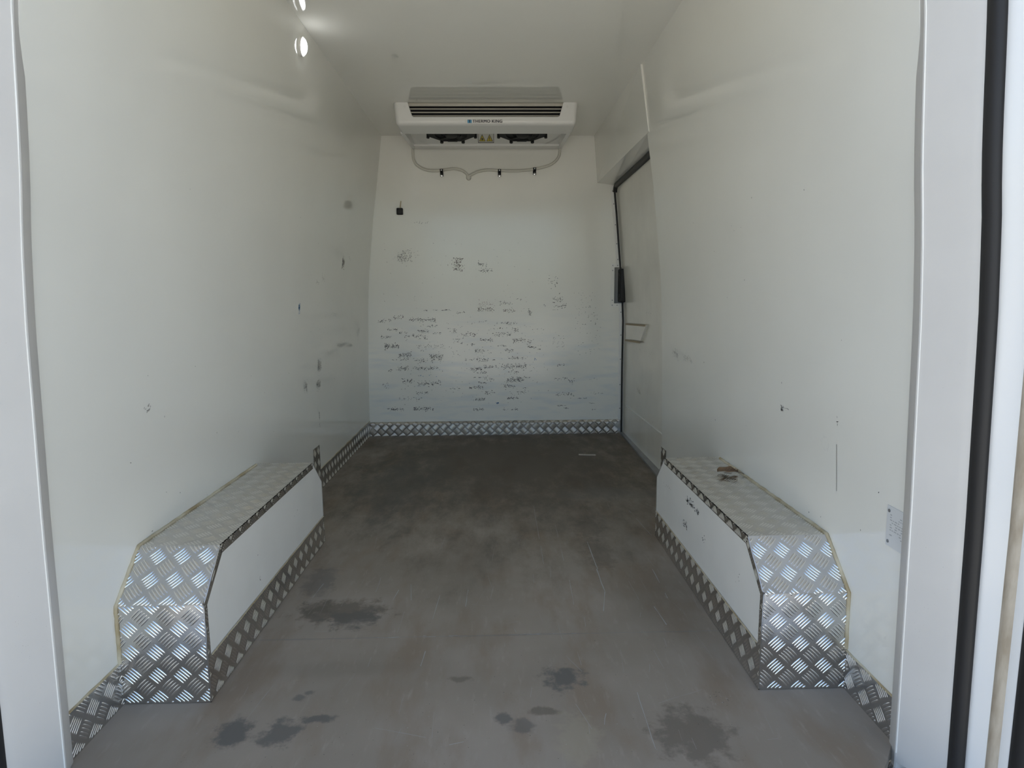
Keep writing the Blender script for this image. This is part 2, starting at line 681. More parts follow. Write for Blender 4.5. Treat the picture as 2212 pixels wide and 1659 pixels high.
edge_strip(0, PZ0 - FW)
edge_strip(PZ1 + FW, 1.612)
for (x0, x1, z0, z1) in ((PX - FW, PX, PZ0 - FW, PZ1 + FW), (PX, door_edge(PZ0), PZ0 - FW, PZ0), (PX, door_edge(PZ1), PZ1, PZ1 + FW)):
    v, f = quadbox(x0, x1, z0, z1, DB - .003, DB + .002)
    mesh('pocket_flange', v, f, M_panel, wall_b)
for z in (.03, .17, .33, .5, .66, .81, 1.15, 1.25, 1.37, 1.5, 1.58):
    disc('rivet', (door_edge(z) - FW / 2, DB - .003, z), (0, -1, 0), .004, .0012, M_steel, wall_b, seg=8)
for (x, z) in ((PX - FW / 2, PZ0 + .02), (PX - FW / 2, PZ1 - .02), (PX - FW / 2, PZ0 - FW / 2), (PX - FW / 2, PZ1 + FW / 2), (PX + .02, PZ1 + FW / 2), (PX + .02, PZ0 - FW / 2)):
    disc('rivet', (x, DB - .003, z), (0, -1, 0), .004, .0012, M_steel, wall_b, seg=8)

CLUSTERS = [(-0.639, 0.79, 0.065, 0.02, 5.0, 'b'), (-0.729, 0.764, 0.087, 0.022, 3.0, 'd'), (-0.481, 0.771, 0.174, 0.024, 5.0, 'd'), (-0.419, 0.732, 0.076, 0.013, 3.0, 'd'), (-0.678, 0.708, 0.065, 0.015, 6.0, 'd'), (-0.608, 0.69, 0.054, 0.011, 3.0, 'd'), (-0.478, 0.696, 0.071, 0.017, 8.0, 'd'), (-0.394, 0.682, 0.065, 0.013, 3.0, 'd'), (-0.722, 0.661, 0.065, 0.017, 6.0, 'd'), (-0.527, 0.668, 0.164, 0.02, 3.0, 'd'), (-0.479, 0.648, 0.054, 0.009, 5.0, 'd'), (-0.687, 0.6, 0.093, 0.037, 7.0, 'd'), (-0.433, 0.596, 0.174, 0.022, 3.0, 'm'), (-0.604, 0.541, 0.087, 0.039, 5.0, 'd'), (-0.398, 0.526, 0.087, 0.037, 7.0, 'd'), (-0.637, 0.511, 0.109, 0.009, 3.0, 'd'), (-0.499, 0.505, 0.087, 0.026, 3.0, 'd'), (-0.618, 0.45, 0.076, 0.028, 5.0, 'd'), (-0.469, 0.452, 0.164, 0.022, 4.0, 'd'), (-0.687, 0.44, 0.054, 0.015, 3.0, 'd'), (-0.594, 0.369, 0.065, 0.033, 4.0, 'd'), (-0.45, 0.351, 0.153, 0.033, 4.0, 'd'), (-0.733, 0.338, 0.044, 0.044, 2.0, 'm'), (-0.495, 0.289, 0.076, 0.015, 5.0, 'd'), (-0.581, 0.25, 0.164, 0.015, 2.0, 'd'), (-0.669, 0.18, 0.12, 0.017, 7.0, 'd'), (-0.492, 0.181, 0.131, 0.026, 6.0, 'd'), (-0.587, 1.178, 0.093, 0.065, 3.0, 'm'), (-0.091, 1.129, 0.065, 0.026, 4.0, 'd'), (-0.065, 1.085, 0.087, 0.026, 4.0, 'd'), (-0.475, 1.388, 0.087, 0.015, 2.0, 'm'), (-0.063, 0.869, 0.104, 0.044, 2.0, 'p'), (-0.069, 0.835, 0.109, 0.028, 4.0, 'b'), (0.085, 0.826, 0.076, 0.028, 4.0, 'b'), (0.217, 0.814, 0.027, 0.033, 6.0, 'd'), (0.064, 0.876, 0.087, 0.022, 3.0, 'd'), (0.143, 0.899, 0.044, 0.009, 3.0, 'd'), (-0.354, 0.832, 0.109, 0.005, 6.0, 'd'), (-0.459, 0.83, 0.033, 0.007, 5.0, 'd'), (-0.238, 0.813, 0.065, 0.022, 2.0, 'd'), (-0.086, 0.757, 0.054, 0.007, 4.0, 'd'), (0.068, 0.745, 0.142, 0.015, 3.0, 'd'), (0.015, 0.711, 0.076, 0.009, 3.0, 'd'), (0.121, 0.704, 0.044, 0.033, 3.0, 'd'), (-0.182, 0.67, 0.098, 0.024, 3.0, 'd'), (-0.156, 0.68, 0.065, 0.004, 6.0, 'd'), (0.035, 0.668, 0.12, 0.022, 3.0, 'd'), (0.046, 0.681, 0.065, 0.005, 6.0, 'd'), (-0.066, 0.635, 0.082, 0.02, 5.0, 'd'), (0.147, 0.633, 0.082, 0.026, 6.0, 'd'), (-0.157, 0.606, 0.022, 0.015, 6.0, 'd'), (0.035, 0.596, 0.065, 0.013, 3.0, 'd'), (-0.11, 0.563, 0.065, 0.024, 5.0, 'd'), (0.082, 0.568, 0.054, 0.024, 5.0, 'd'), (0.216, 0.613, 0.027, 0.033, 4.0, 'b'), (0.227, 0.586, 0.065, 0.015, 4.0, 'd'), (0.27, 0.571, 0.033, 0.004, 4.0, 'd'), (-0.094, 0.504, 0.076, 0.022, 5.0, 'd'), (-0.18, 0.505, 0.065, 0.011, 3.0, 'd'), (-0.02, 0.503, 0.022, 0.004, 6.0, 'd'), (0.13, 0.514, 0.12, 0.015, 4.0, 'd'), (-0.133, 0.445, 0.076, 0.024, 7.0, 'd'), (-0.042, 0.458, 0.087, 0.02, 5.0, 'd'), (0.114, 0.461, 0.164, 0.033, 5.0, 'd'), (-0.101, 0.42, 0.065, 0.015, 5.0, 'd'), (0.108, 0.423, 0.076, 0.009, 5.0, 'd'), (-0.123, 0.388, 0.109, 0.004, 6.0, 'd'), (-0.053, 0.376, 0.065, 0.015, 4.0, 'd'), (0.156, 0.385, 0.131, 0.009, 4.0, 'd'), (-0.097, 0.351, 0.054, 0.013, 5.0, 'd'), (0.118, 0.367, 0.12, 0.028, 6.0, 'd'), (-0.135, 0.323, 0.098, 0.02, 6.0, 'd'), (0.086, 0.329, 0.076, 0.017, 6.0, 'd'), (-0.274, 0.315, 0.076, 0.003, 7.0, 'd'), (0.191, 0.314, 0.038, 0.004, 7.0, 'd'), (-0.049, 0.285, 0.065, 0.024, 3.0, 'd'), (0.161, 0.287, 0.065, 0.022, 3.0, 'd'), (-0.12, 0.242, 0.076, 0.017, 6.0, 'd'), (0.107, 0.247, 0.076, 0.017, 8.0, 'd'), (-0.126, 0.173, 0.076, 0.015, 6.0, 'd'), (0.09, 0.171, 0.098, 0.015, 3.0, 'd'), (0.376, 1.007, 0.076, 0.076, 1.0, 'd'), (0.403, 0.897, 0.065, 0.039, 3.0, 'd'), (0.424, 0.855, 0.098, 0.02, 3.0, 'd'), (0.387, 0.829, 0.044, 0.007, 3.0, 'd'), (0.312, 0.856, 0.022, 0.011, 2.0, 'd'), (0.409, 0.627, 0.076, 0.087, 1.0, 'm'), (0.42, 0.466, 0.054, 0.015, 4.0, 'd'), (0.431, 0.374, 0.098, 0.017, 3.0, 'd'), (0.485, 0.357, 0.065, 0.033, 2.0, 'd'), (0.453, 0.27, 0.12, 0.026, 3.0, 'd'), (0.545, 0.24, 0.109, 0.005, 5.0, 'd'), (0.421, 0.192, 0.087, 0.005, 5.0, 'd'), (0.459, 0.174, 0.033, 0.009, 6.0, 'd'), (0.633, 0.206, 0.033, 0.004, 7.0, 'd'), (0.649, 0.164, 0.022, 0.011, 4.0, 'd'), (0.659, 0.268, 0.098, 0.022, 1.0, 'm'), (0.636, 0.366, 0.065, 0.022, 1.0, 'm'), (0.601, 0.69, 0.174, 0.327, 0.25, 'd'), (0.578, 0.88, 0.153, 0.174, 0.3, 'm'), (-0.148, 0.483, 0.981, 0.545, 0.12, 'd'), (-0.245, 1.011, 0.981, 0.545, 0.03, 'm'), (-0.293, 0.697, 0.065, 0.044, 1.5, 'd'), (-0.252, 0.633, 0.065, 0.044, 1.5, 'd')]
sb = scuffs('scuff_marks', lambda u, v: (u, DB - .0006, v), CLUSTERS, wall_b, k=.5, slant=.5)
scuffs('scuff_marks', lambda u, v: (-.2425 + (v - 1.1246), DB - .0006, 1.1246 + (u + .2425)), [(-.2425, 1.1246, .085, .06, 6, 'b')], wall_b, slant=.35)
scuffs('scuff_marks', lambda u, v: (-.587 + (v - 1.178), DB - .0006, 1.178 + (u + .587)), [(-.587, 1.178, .07, .09, 3, 'm')], wall_b, slant=.35)
scuffs('scuff_marks', lambda u, v: (u, DB - .0006, v), [(.0, .215, .016, .010, 22, 'u'), (.258, .505, .02, .01, 6, 'u'), (-.45, .40, .12, .012, .8, 'u')], wall_b)


def on_wall(side):
    def f(u, v):
        return (XC + side * (hw(v) - .0006), u, v)
    return f


scuffs('scuff_marks', on_wall(-1), [(1.473, .647, .03, .03, 2, 'm'), (2.704, .526, .05, .05, 6, 'm'), (2.923, .595, .06, .06, 7, 'm'), (2.902, .505, .06, .045, 9, 'm'),
                                    (2.999, 1.008, .05, .03, 3, 'm'), (2.9, .985, .05, .02, 3, 'm'), (3.361, 1.098, .05, .05, 9, 'b'), (2.637, .872, .018, .03, 30, 'u'),
                                    (3.32, .664, .2, .03, 1.2, 'm'), (3.2, .83, .12, .02, 1.5, 'm'), (2.901, .354, .006, .08, 10, 'd'), (3.5, 1.13, .1, .04, .6, 'd'), (3.75, .72, .08, .06, 2, 'm'),
                                    (2.2, .8, 1.6, 1.0, .003, 'm'), (1.6, .5, .6, .4, .006, 'd'), (3.3, .7, .8, .5, .08, 'm')], wall_l, slant=.9)
scuffs('scuff_marks', on_wall(1), [(2.673, .656, .10, .05, 2.5, 'm'), (2.5, .65, .12, .03, 2.5, 'm'), (1.656, .596, .015, .02, 14, 'd'), (1.64, .60, .04, .004, 5, 'm'),
                                   (1.8, .8, 1.2, .9, .004, 'd'), (1.379, .615, .006, .05, 2, 'd')], wall_r, slant=.9)
# ring mark and long vertical scratch on the right wall
scuffs('scuff_marks', lambda u, v: on_wall(1)(1.429 + .016 * math.cos(u) + v, .551 + .016 * math.sin(u) + v),
       [(a, 0, .0008, .0008, 9e4 if False else 1, 'd') for a in np.linspace(0, 6.28, 26) if random.random() < .6], wall_r)
scratch_v = mesh('scratch', [(XC + hw(.56) - .0006, 1.3785, .56), (XC + hw(.56) - .0006, 1.3800, .56), (XC + hw(.45) - .0006, 1.3725, .45), (XC + hw(.45) - .0006, 1.3712, .45)], [(0, 1, 2, 3)], M_sb, wall_r)

# ---- floor scratches (pale), one thin layer on the floor
SCR = [[(0.33, 2.19), (0.328, 1.956), (0.326, 1.792), (0.301, 1.676)], [(0.513, 1.948), (0.512, 1.744)], [(0.455, 1.695), (0.468, 1.525)], [(0.156, 2.597), (0.157, 1.939)],
       [(0.226, 2.367), (0.226, 2.027)], [(0.231, 1.944), (0.217, 1.555)], [(-0.323, 1.764), (-0.314, 1.831)], [(-0.288, 1.903), (-0.266, 1.762)], [(-0.18, 1.826), (-0.191, 1.648)],
       [(-0.098, 1.823), (-0.102, 1.717)], [(-0.189, 1.52), (-0.196, 1.422)], [(-0.189, 1.304), (-0.188, 1.239)], [(0.316, 1.301), (0.313, 1.121)],
       [(-0.573, 1.761), (-0.563, 1.885)], [(0.559, 2.524), (0.587, 2.24)], [(-0.106, 1.147), (-0.046, 1.163)], [(0.222, 1.195), (0.231, 1.231)], [(-0.384, 1.82), (-0.387, 1.922)]]
SW = [1.5, 1.1, 1.1, .6, .7, .6, 1.0, .6, .9, .8, 1.1, .8, .9, .8, .7, .7, .8, .6]
vs, fs = [], []


def add_scratch(pl, w):
    # broken, wavering hairline
    P = [Vector((a, b2, 0)) for a, b2 in pl]
    for i in range(len(P) - 1):
        d = P[i + 1] - P[i]
        ln = d.length
        n = max(2, int(ln / .03))
        side = Vector((-d.y, d.x, 0)).normalized()
        prev = None
        off = 0
        for k in range(n + 1):
            off += random.gauss(0, .0006)
            p = P[i] + d * (k / n) + side * off
            ww = w * random.uniform(.25, 1.0)
            if random.random() < .12:
                prev = None
                continue
            cur = (p - side * ww, p + side * ww)
            if prev:
                b0 = len(vs)
                for q in (*prev, cur[1], cur[0]):
                    vs.append((q.x, q.y, .0004))
                fs.append((b0, b0 + 1, b0 + 2, b0 + 3))
            prev = cur


for pl, w in zip(SCR, SW):
    add_scratch(pl, w * .0010)
for _ in range(90):
    x, y = random.uniform(-.6, .6), random.choice((random.uniform(1.1, 1.9), random.uniform(1.1, 2.6)))
    a = random.gauss(math.pi / 2, .12) if random.random() < .85 else random.gauss(0, .3)
    ln = random.uniform(.01, .14)
    add_scratch([(x, y), (x + math.cos(a) * ln, y + math.sin(a) * ln)], random.uniform(.00015, .0004))
# rubbed sheet joint across the floor
for _ in range(26):
    x = random.choice((random.uniform(-.33, -.08), random.uniform(.02, .18)))
    add_scratch([(x, 1.558 + random.gauss(0, .002)), (x + random.uniform(.01, .04), 1.558 + random.gauss(0, .002))], .0006)
fsct = mesh('scratches', vs, fs, M_scr, floor)
fsct['kind'] = 'stuff'
scuffs('dirt_specks', lambda u, v: (u, v, .0005), [(-.05, 1.45, 1.1, .75, .05, 'd'), (0, 2.2, 1.1, 1.2, .012, 'd'), (.5, 1.27, .05, .04, 2.5, 'd'), (-.2, 1.2, .9, .25, .08, 'd')], floor, slant=.6, size=.4)
# dark line where two floor sheets meet
mesh('sheet_joint', [(-.86, 1.5565, .0003), (.80, 1.5565, .0003), (.80, 1.5578, .0003), (-.86, 1.5578, .0003)], [(0, 1, 2, 3)], M_grey, floor)

# ---- header box over the side door
h0, h1 = 2.862, DB
vs = [(.648, h0, 1.93), (.690, h0, 1.637), (.79, h0, 1.612), (.79, h0, 1.93),
      (.630, h1, 1.93), (.653, h1, 1.632), (.79, h1, 1.612), (.79, h1, 1.93)]
fs = [(0, 1, 2, 3), (4, 7, 6, 5), (0, 4, 5, 1), (1, 5, 6, 2), (2, 6, 7, 3), (3, 7, 4, 0)]
hd = structure(mesh('trim_1', vs, fs, M_wall))
bead = tube('sealant_bead', [(.647, h0 - .001, 1.92), (.6885, h0 - .001, 1.64)], .0015, M_panel, hd, seg=6)

# ---- sliding side door
zs = np.linspace(-.02, 1.72, 30)
vs, fs = [], []
for z in zs:
    x = door_edge(z) + .010
    vs += [(x, YJ - .06, z), (x, DB - .004, z), (x + .04, DB - .004, z), (x + .04, YJ - .06, z)]
for i in range(len(zs) - 1):
    for k in range(4):
        fs.append((i * 4 + k, i * 4 + (k + 1) % 4, i * 4 + 4 + (k + 1) % 4, i * 4 + 4 + k))
fs += [(0, 1, 2, 3), tuple(range(len(vs) - 4, len(vs)))]
door = structure(mesh('door_1', vs, fs, M_door, auto=40))


def on_door(y, z, off=0.0):
    return Vector((door_edge(z) + .010 - off, y, z))


seal_path = smooth_path([(.773, DB - .014, 1.30), (.770, DB - .014, 1.48), (.768, DB - .018, 1.565), (.766, DB - .05, 1.602), (.765, DB - .12, 1.606), (.766, 3.6, 1.604), (.767, 2.9, 1.600)], 8)
# lower, thinner run of the seal follows the edge of the back wall
low = [(door_edge(z) - .001, DB - .010, z) for z in np.linspace(0.0, 1.57, 26)]
tube('rubber_seal', low, .006, M_rubber, door, seg=8)
tube('rubber_seal', [p for p in seal_path if p.z > 1.572], .017, M_rubber, door, seg=10)
# moulded pull in the door
hp = [(3.93, .737), (3.41, .750), (3.53, .657), (3.93, .642)]
inner = [on_door(y, z, .014) for y, z in hp]
outer = [on_door(y, z, -.004) for y, z in hp]
mesh('pull_pocket', outer + inner, [(0, 1, 2, 3), (4, 5, 6, 7), (0, 1, 5, 4), (1, 2, 6, 5), (2, 3, 7, 6), (3, 0, 4, 7)], M_door, door)
for (a, c2) in (((3.95, .742), (3.42, .754)), ((3.95, .638), (3.54, .652))):
    q = [on_door(a[0], a[1], .015), on_door(c2[0], c2[1], .015), on_door(c2[0], c2[1] - .011, .015), on_door(a[0], a[1] - .011, .015)]
    prism('grime_line', q, (.002, 0, 0), M_grime, door)
scuffs('scuff_marks', lambda u, v: tuple(on_door(u, v, .0006)), [(3.6, .36, .12, .04, 3, 'm'), (3.4, .45, .25, .05, .6, 'm'), (3.5, .60, .5, .02, .4, 'b'), (3.4, .82, .2, .012, 1.5, 'm'), (3.45, .2, .5, .1, .12, 'b'),
                                                             (3.3, .9, .6, .9, .03, 'm')], door, slant=.6)
prism('crease', [on_door(3.95, .207, .0015), on_door(3.05, .213, .0015), on_door(3.05, .207, .0015), on_door(3.95, .201, .0015)], (.003, 0, 0), M_panel, door)
# black latch block standing in the pocket
bm = bmesh.new()
bmesh.ops.create_cube(bm, size=1)
lo, hi = (.800, DB - .055, PZ0 + .006), (.840, DB + .03, PZ1 - .010)
for v in bm.verts:
    v.co = Vector([lo[i] + (v.co[i] + .5) * (hi[i] - lo[i]) for i in range(3)])
bmesh.ops.bevel(bm, geom=list(bm.edges), offset=.010, segments=3, affect='EDGES', profile=0.5)
lt = from_bm('latch_block', bm, M_black, door, auto=35)
bevel_box('latch_catch', (.794, DB - .045, PZ0 + .035), (.803, DB - .02, PZ0 + .06), M_black, lt, .002)
bevel_box('latch_catch', (.794, DB - .045, PZ1 - .06), (.803, DB - .02, PZ1 - .035), M_black, lt, .002)

# door sill strip
sill = structure(prism('trim_2', [(.803, YJ - .02, 0), (.823, DB, 0), (.87, DB, 0), (.87, YJ - .02, 0)], (0, 0, .010), M_steel))

# ---- rear door frame posts ------------------------------------------------
def post_x(side, z, dx):
    t = max(0, min(1, (z - 1.05) / .4))
    return XC + side * (hw(z) + .014 * t * t * (3 - 2 * t) + dx)


def post_part(name, side, plan, m, parent, z0=-.012, z1=1.94, auto=25, flare=0.0):
    zs = np.linspace(z0, z1, 40)
    n = len(plan)
    vs, fs = [], []
    for z in zs:
        for (dx, y) in plan:
            vs.append((post_x(side, z, dx + (flare * z if dx > .055 else 0)), y, z))
    for i in range(len(zs) - 1):
        for k in range(n):
            fs.append((i * n + k, i * n + (k + 1) % n, (i + 1) * n + (k + 1) % n, (i + 1) * n + k))
    fs += [tuple(range(n)), tuple(range(len(vs) - n, len(vs)))]
    return mesh(name, vs, fs, m, parent, auto=auto)


PLAN_FLANGE = [(.05, 1.128), (-.006, 1.128), (-.0085, 1.124), (-.0150, 1.097), (-.0135, 1.094), (.05, 1.094)]
PLAN_POST = [(.05, 1.100), (-.0125, 1.100), (-.0140, 1.0955), (-.012, 1.092), (.023, 1.034), (.028, 1.027), (.036, 1.018), (.11, 1.018), (.11, 1.100)]
PLAN_SEAL = [(.0335, 1.024), (.0320, 1.015), (.0345, 1.005), (.040, .998), (.047, .997), (.053, 1.004), (.053, 1.016)]
PLAN_BODY = [(.046, 1.012), (.060, .985), (.066, .972), (.071, .966), (.15, .966), (.15, 1.012)]
PLAN_TAN = [(.0645, .976), (.0635, .970), (.066, .963), (.071, .957), (.078, .958), (.078, .97)]
PLAN_LIP = [(.072, .964), (.0715, .954), (.076, .944), (.085, .94), (.15, .94), (.15, .966)]
PLAN_GAP = [(.078, .946), (.074, .934), (.076, .920), (.083, .910), (.095, .905), (.19, .90), (.19, .935), (.09, .945)]
for side, nm in ((1, 'trim_3'), (-1, 'trim_4')):
    e = structure(empty(nm))
    post_part('frame_flange', side, PLAN_FLANGE, M_post, e, -.12, 1.94)
    p = post_part('frame_post', side, PLAN_POST, M_post, e, -.020, 1.94)
    post_part('rubber_seal', side, PLAN_SEAL, M_rubber, e, -.10, 1.9, 60)
    post_part('body_pillar', side, PLAN_BODY, M_body, e, -.45, 1.95, 40, .017)
    post_part('sealant_strip', side, PLAN_TAN, M_tan, e, -.10, 1.3, 60, .017)
    post_part('body_lip', side, PLAN_LIP, M_body, e, -.45, 1.9, 40, .017)
    post_part('rubber_seal', side, PLAN_GAP, M_rubber, e, -.45, 1.9, 60, .017)
    def on_post(u, v, side=side):
        return (post_x(side, v, -.012 + (1.092 - u) * .035 / .058 - .0005), u, v)
    scuffs('scuff_marks', on_post, [(1.065, .34, .045, .2, .5, 'm'), (1.065, .16, .05, .2, .2, 'm'), (1.06, .6, .05, .5, .03, 'm')], e, size=.22, slant=.9)
    # bright joint line along the inner corner
    zl = np.linspace(0, 1.9, 30)
    tube('joint_bead', [(post_x(side, z, -.0136), 1.0945, z) for z in zl], .0014, M_panel, e, seg=6)
# two unseen open rear doors, added to limit daylight on walls near the opening
for side, nm in ((1, 'added_door_2'), (-1, 'added_door_3')):
    xh = XC + side * .99
    dv = []
    for z in np.linspace(-.12, 1.88, 14):
        lean = max(0.0, (z - .9)) * .11
        for (a, y) in ((0, .85), (.10, .06), (.16, .07), (.06, .86)):
            dv.append((xh + side * (a - lean), y, z))
    df = []
    for i in range(13):
        for k in range(4):
            df.append((i * 4 + k, i * 4 + (k + 1) % 4, i * 4 + 4 + (k + 1) % 4, i * 4 + 4 + k))
    df += [(0, 1, 2, 3), tuple(range(len(dv) - 4, len(dv)))]
    dd = structure(mesh(nm, dv, df, M_body, auto=40))
    tube('rubber_seal', [(xh + side * (.006 + .09 * t_), .83 - .75 * t_, -.06) for t_ in np.linspace(0, 1, 6)], .012, M_rubber, dd, seg=8)

# frame head above the opening and rear sill
head = structure(prism('trim_5', [(-.80, .93, 1.86), (.75, .93, 1.86), (.75, 1.12, 1.86), (-.80, 1.12, 1.86)], (0, 0, .14), M_post))
sill_r = structure(tread('trim_6', (-.95, .70, -.034), (1, 0, 0), (0, 1, 0), [(0, 0), (1.86, 0), (1.86, .42), (0, .42)], None, thick=.004, phase=(.02, .01)))
bump = structure(prism('trim_7', [(-.95, .70, -.038), (.91, .70, -.038), (.91, 1.12, -.038), (-.95, 1.12, -.038)], (0, 0, -.25), M_body))

# ---- tread-plate baseboards ----------------------------------------------
BH_ = .100


def base_side(name, side, y0, y1, ztop, phase, flip=False):
    x = XC + side * (hw(.03) - .003)
    if side < 0:      # faces +X : U=+Y, V=+Z
        o = tread(name, (x, y0, 0), (0, 1, 0), (0, 0, 1), [(0, 0), (y1 - y0, 0), (y1 - y0, ztop), (0, ztop)], None, phase=phase, flip=flip)
    else:             # faces -X : U=-Y, V=+Z
        o = tread(name, (x, y1, 0), (0, -1, 0), (0, 0, 1), [(0, 0), (y1 - y0, 0), (y1 - y0, ztop), (0, ztop)], None, phase=phase, flip=flip)
    structure(o)
    pts = [(x + side * .001 + random.gauss(0, .0004), y, ztop + .0015 + random.gauss(0, .0005)) for y in np.linspace(y0, y1, max(6, int((y1 - y0) / .03)))]
    tube('sealant_bead', pts, .0028, M_seal, o, seg=6, jit=.25)
    return o


base_side('baseboard_left', -1, 1.126, 1.302, .098, (.02, .062))
base_side('baseboard_left', -1, 2.232, DB - .002, .100, (.03, .064))
base_side('baseboard_right', 1, 1.126, 1.302, .092, (.05, .055))
base_side('baseboard_right', 1, 2.232, YJ - .05, .096, (.03, .036))
XL0, XR0 = -.848, .824
bb = structure(tread('baseboard_back', (XL0, DB - .016, 0), (1, 0, 0), (0, 0, 1), [(0, 0), (XR0 - XL0, 0), (XR0 - XL0, .081), (0, .081)], None, thick=.012, phase=(.02, .030)))
# folded top lip that catches the light
s45 = math.sqrt(.5)
tread('folded_lip', (XL0, DB - .016, .081), (1, 0, 0), (0, s45, s45), [(0, 0), (XR0 - XL0, 0), (XR0 - XL0, .020), (0, .020)], bb, thick=.001, phase=(.02, -.005))

# ================================================================== THINGS
# ---- upright tread strips behind the wheel arches
st = tread('corner_strip', (XC - hw(.1) + .0045, 2.782, 0), (0, 1, 0), (0, 0, 1), [(0, 0), (.100, 0), (.100, .222), (0, .222)], None, phase=(.02, .03))
thing(st, 'short upright tread plate strip on the left wall, behind the wheel arch box', 'metal strip', 'upright tread strips')
st = tread('corner_strip', (XC + hw(.1) - .0045, YJ + .002, 0), (0, -1, 0), (0, 0, 1), [(0, 0), (.085, 0), (.085, .186), (0, .186)], None, phase=(.02, .03))
thing(st, 'short upright tread plate strip on the right wall edge, beside the side door', 'metal strip', 'upright tread strips')

# ---- wheel arch boxes
A_Y = (1.300, 1.400, 2.135, 2.235)
A_Z = (.235, .333)


def wheel_arch(side, xin, label):
    root = empty('wheel_arch_box')
    thing(root, label, 'wheel arch', 'boxed-in wheel arches')
    xw = XC + side * (hw(.15) + .004)
    w = abs(xw - xin)
    out = [(A_Y[0], 0), (A_Y[0], A_Z[0]), (A_Y[1], A_Z[1]), (A_Y[2], A_Z[1]), (A_Y[3], A_Z[0]), (A_Y[3], 0)]
    ins = .0022
    core = [(A_Y[0] + ins, 0), (A_Y[0] + ins, A_Z[0]), (A_Y[1] + .001, A_Z[1] - ins), (A_Y[2] - .001, A_Z[1] - ins), (A_Y[3] - ins, A_Z[0]), (A_Y[3] - ins, 0)]
    xi = xin + side * .0022
    prism('side_panel', [(xi, y, z) for y, z in core], (xw - xi, 0, 0), M_panel, root)
    # cladding plates facing along the van
    U = Vector((1, 0, 0))
    x0 = min(xw, xin)
    c = math.hypot(A_Y[1] - A_Y[0], A_Z[1] - A_Z[0])
    cd = Vector((0, A_Y[1] - A_Y[0], A_Z[1] - A_Z[0])) / c
    if side < 0:
        ph_front = (-.713 - x0, .179)
        ph_ch = (-.713 - x0 + .005, .03)
    else:
        ph_front = (.634 - x0, .168)
        ph_ch = (.634 - x0 + .008, .075)
    fl = side > 0
    tread('front_plate', (x0, A_Y[0], 0), U, (0, 0, 1), [(0, .001), (w, .001), (w, A_Z[0]), (0, A_Z[0])], root, phase=ph_front, flip=not fl)
    tread('chamfer_plate', (x0, A_Y[0], A_Z[0]), U, cd, [(0, 0), (w, 0), (w, c), (0, c)], root, phase=ph_ch, flip=not fl)
    tread('top_plate', (x0, A_Y[1], A_Z[1]), U, (0, 1, 0), [(0, 0), (w, 0), (w, A_Y[2] - A_Y[1]), (0, A_Y[2] - A_Y[1])], root, phase=(.02, .01), flip=not fl, bar_h=.0007)
    cd2 = Vector((0, A_Y[3] - A_Y[2], A_Z[0] - A_Z[1])) / c
    tread('rear_chamfer_plate', (x0, A_Y[2], A_Z[1]), U, cd2, [(0, 0), (w, 0), (w, c), (0, c)], root, phase=(.02, .01))
    tread('rear_plate', (x0 + w, A_Y[3], 0), -U, (0, 0, 1), [(0, .001), (w, .001), (w, A_Z[0]), (0, A_Z[0])], root, phase=(.02, .03))
    # aisle side trims. local frame: left arch faces +X (U=+Y), right arch faces -X (U=-Y)
    if side < 0:
        O, Us = Vector((xin, 0, 0)), Vector((0, 1, 0))
        ff = lambda y, z: (y, z)
    else:
        O, Us = Vector((xin, 0, 0)), Vector((0, -1, 0))
        ff = lambda y, z: (-y, z)

    def side_poly(pts):
        q = [ff(*p) for p in pts]
        ar = sum(q[i][0] * q[(i + 1) % len(q)][1] - q[(i + 1) % len(q)][0] * q[i][1] for i in range(len(q)))
        return q if ar > 0 else q[::-1]
    V = Vector((0, 0, 1))
    e0, e1 = .016, .022
    pa = ff(1.345, .036 if side > 0 else .064)
    tread('lower_strip', O, Us, V, side_poly([(A_Y[0], .001), (A_Y[3], .001), (A_Y[3], .103), (A_Y[0], .108)]), root, phase=pa, flip=fl)
    tread('top_edge_strip', O, Us, V, side_poly([(A_Y[1] + .004, A_Z[1] - e1), (A_Y[2], A_Z[1] - e1), (A_Y[2], A_Z[1]), (A_Y[1], A_Z[1])]), root, phase=pa, flip=fl)
    tread('chamfer_edge_strip', O, Us, V, side_poly([(A_Y[0], A_Z[0]), (A_Y[0] + e0, A_Z[0] - .008), (A_Y[1] + .006, A_Z[1] - e1), (A_Y[1], A_Z[1])]), root, phase=pa, flip=fl)
    tread('front_edge_strip', O, Us, V, side_poly([(A_Y[0], .108), (A_Y[0] + e0, .108), (A_Y[0] + e0, A_Z[0] - .008), (A_Y[0], A_Z[0])]), root, phase=pa, flip=fl)
    # rolled aluminium angle along the front corner
    cp = smooth_path([(xin, A_Y[0], .004), (xin, A_Y[0], A_Z[0] - .01), (xin, A_Y[0] + .006, A_Z[0] + .006), (xin, A_Y[1] - .004, A_Z[1] - .002)], 6)
    tube('corner_bead', [Vector(p) + Vector((random.gauss(0, .0003), random.gauss(0, .0003), 0)) for p in cp], .0020, M_alu, root, seg=8, jit=.15)
    # sealant along the wall
    pth = [(A_Y[0] - .001, .10), (A_Y[0] - .001, A_Z[0]), (A_Y[1] - .001, A_Z[1] + .001), (A_Y[2], A_Z[1] + .001)]
    pts = []
    for i in range(3):
        n = 10 if i < 2 else 40
        for k in range(n):
            t = k / n
            y = pth[i][0] + (pth[i + 1][0] - pth[i][0]) * t
            z = pth[i][1] + (pth[i + 1][1] - pth[i][1]) * t
            pts.append((XC + side * (hw(z) - .002) + random.gauss(0, .0004), y + random.gauss(0, .0004), z + random.gauss(0, .0004)))
    tube('sealant_bead', pts, .0044, M_seal, root, seg=8, jit=.13)
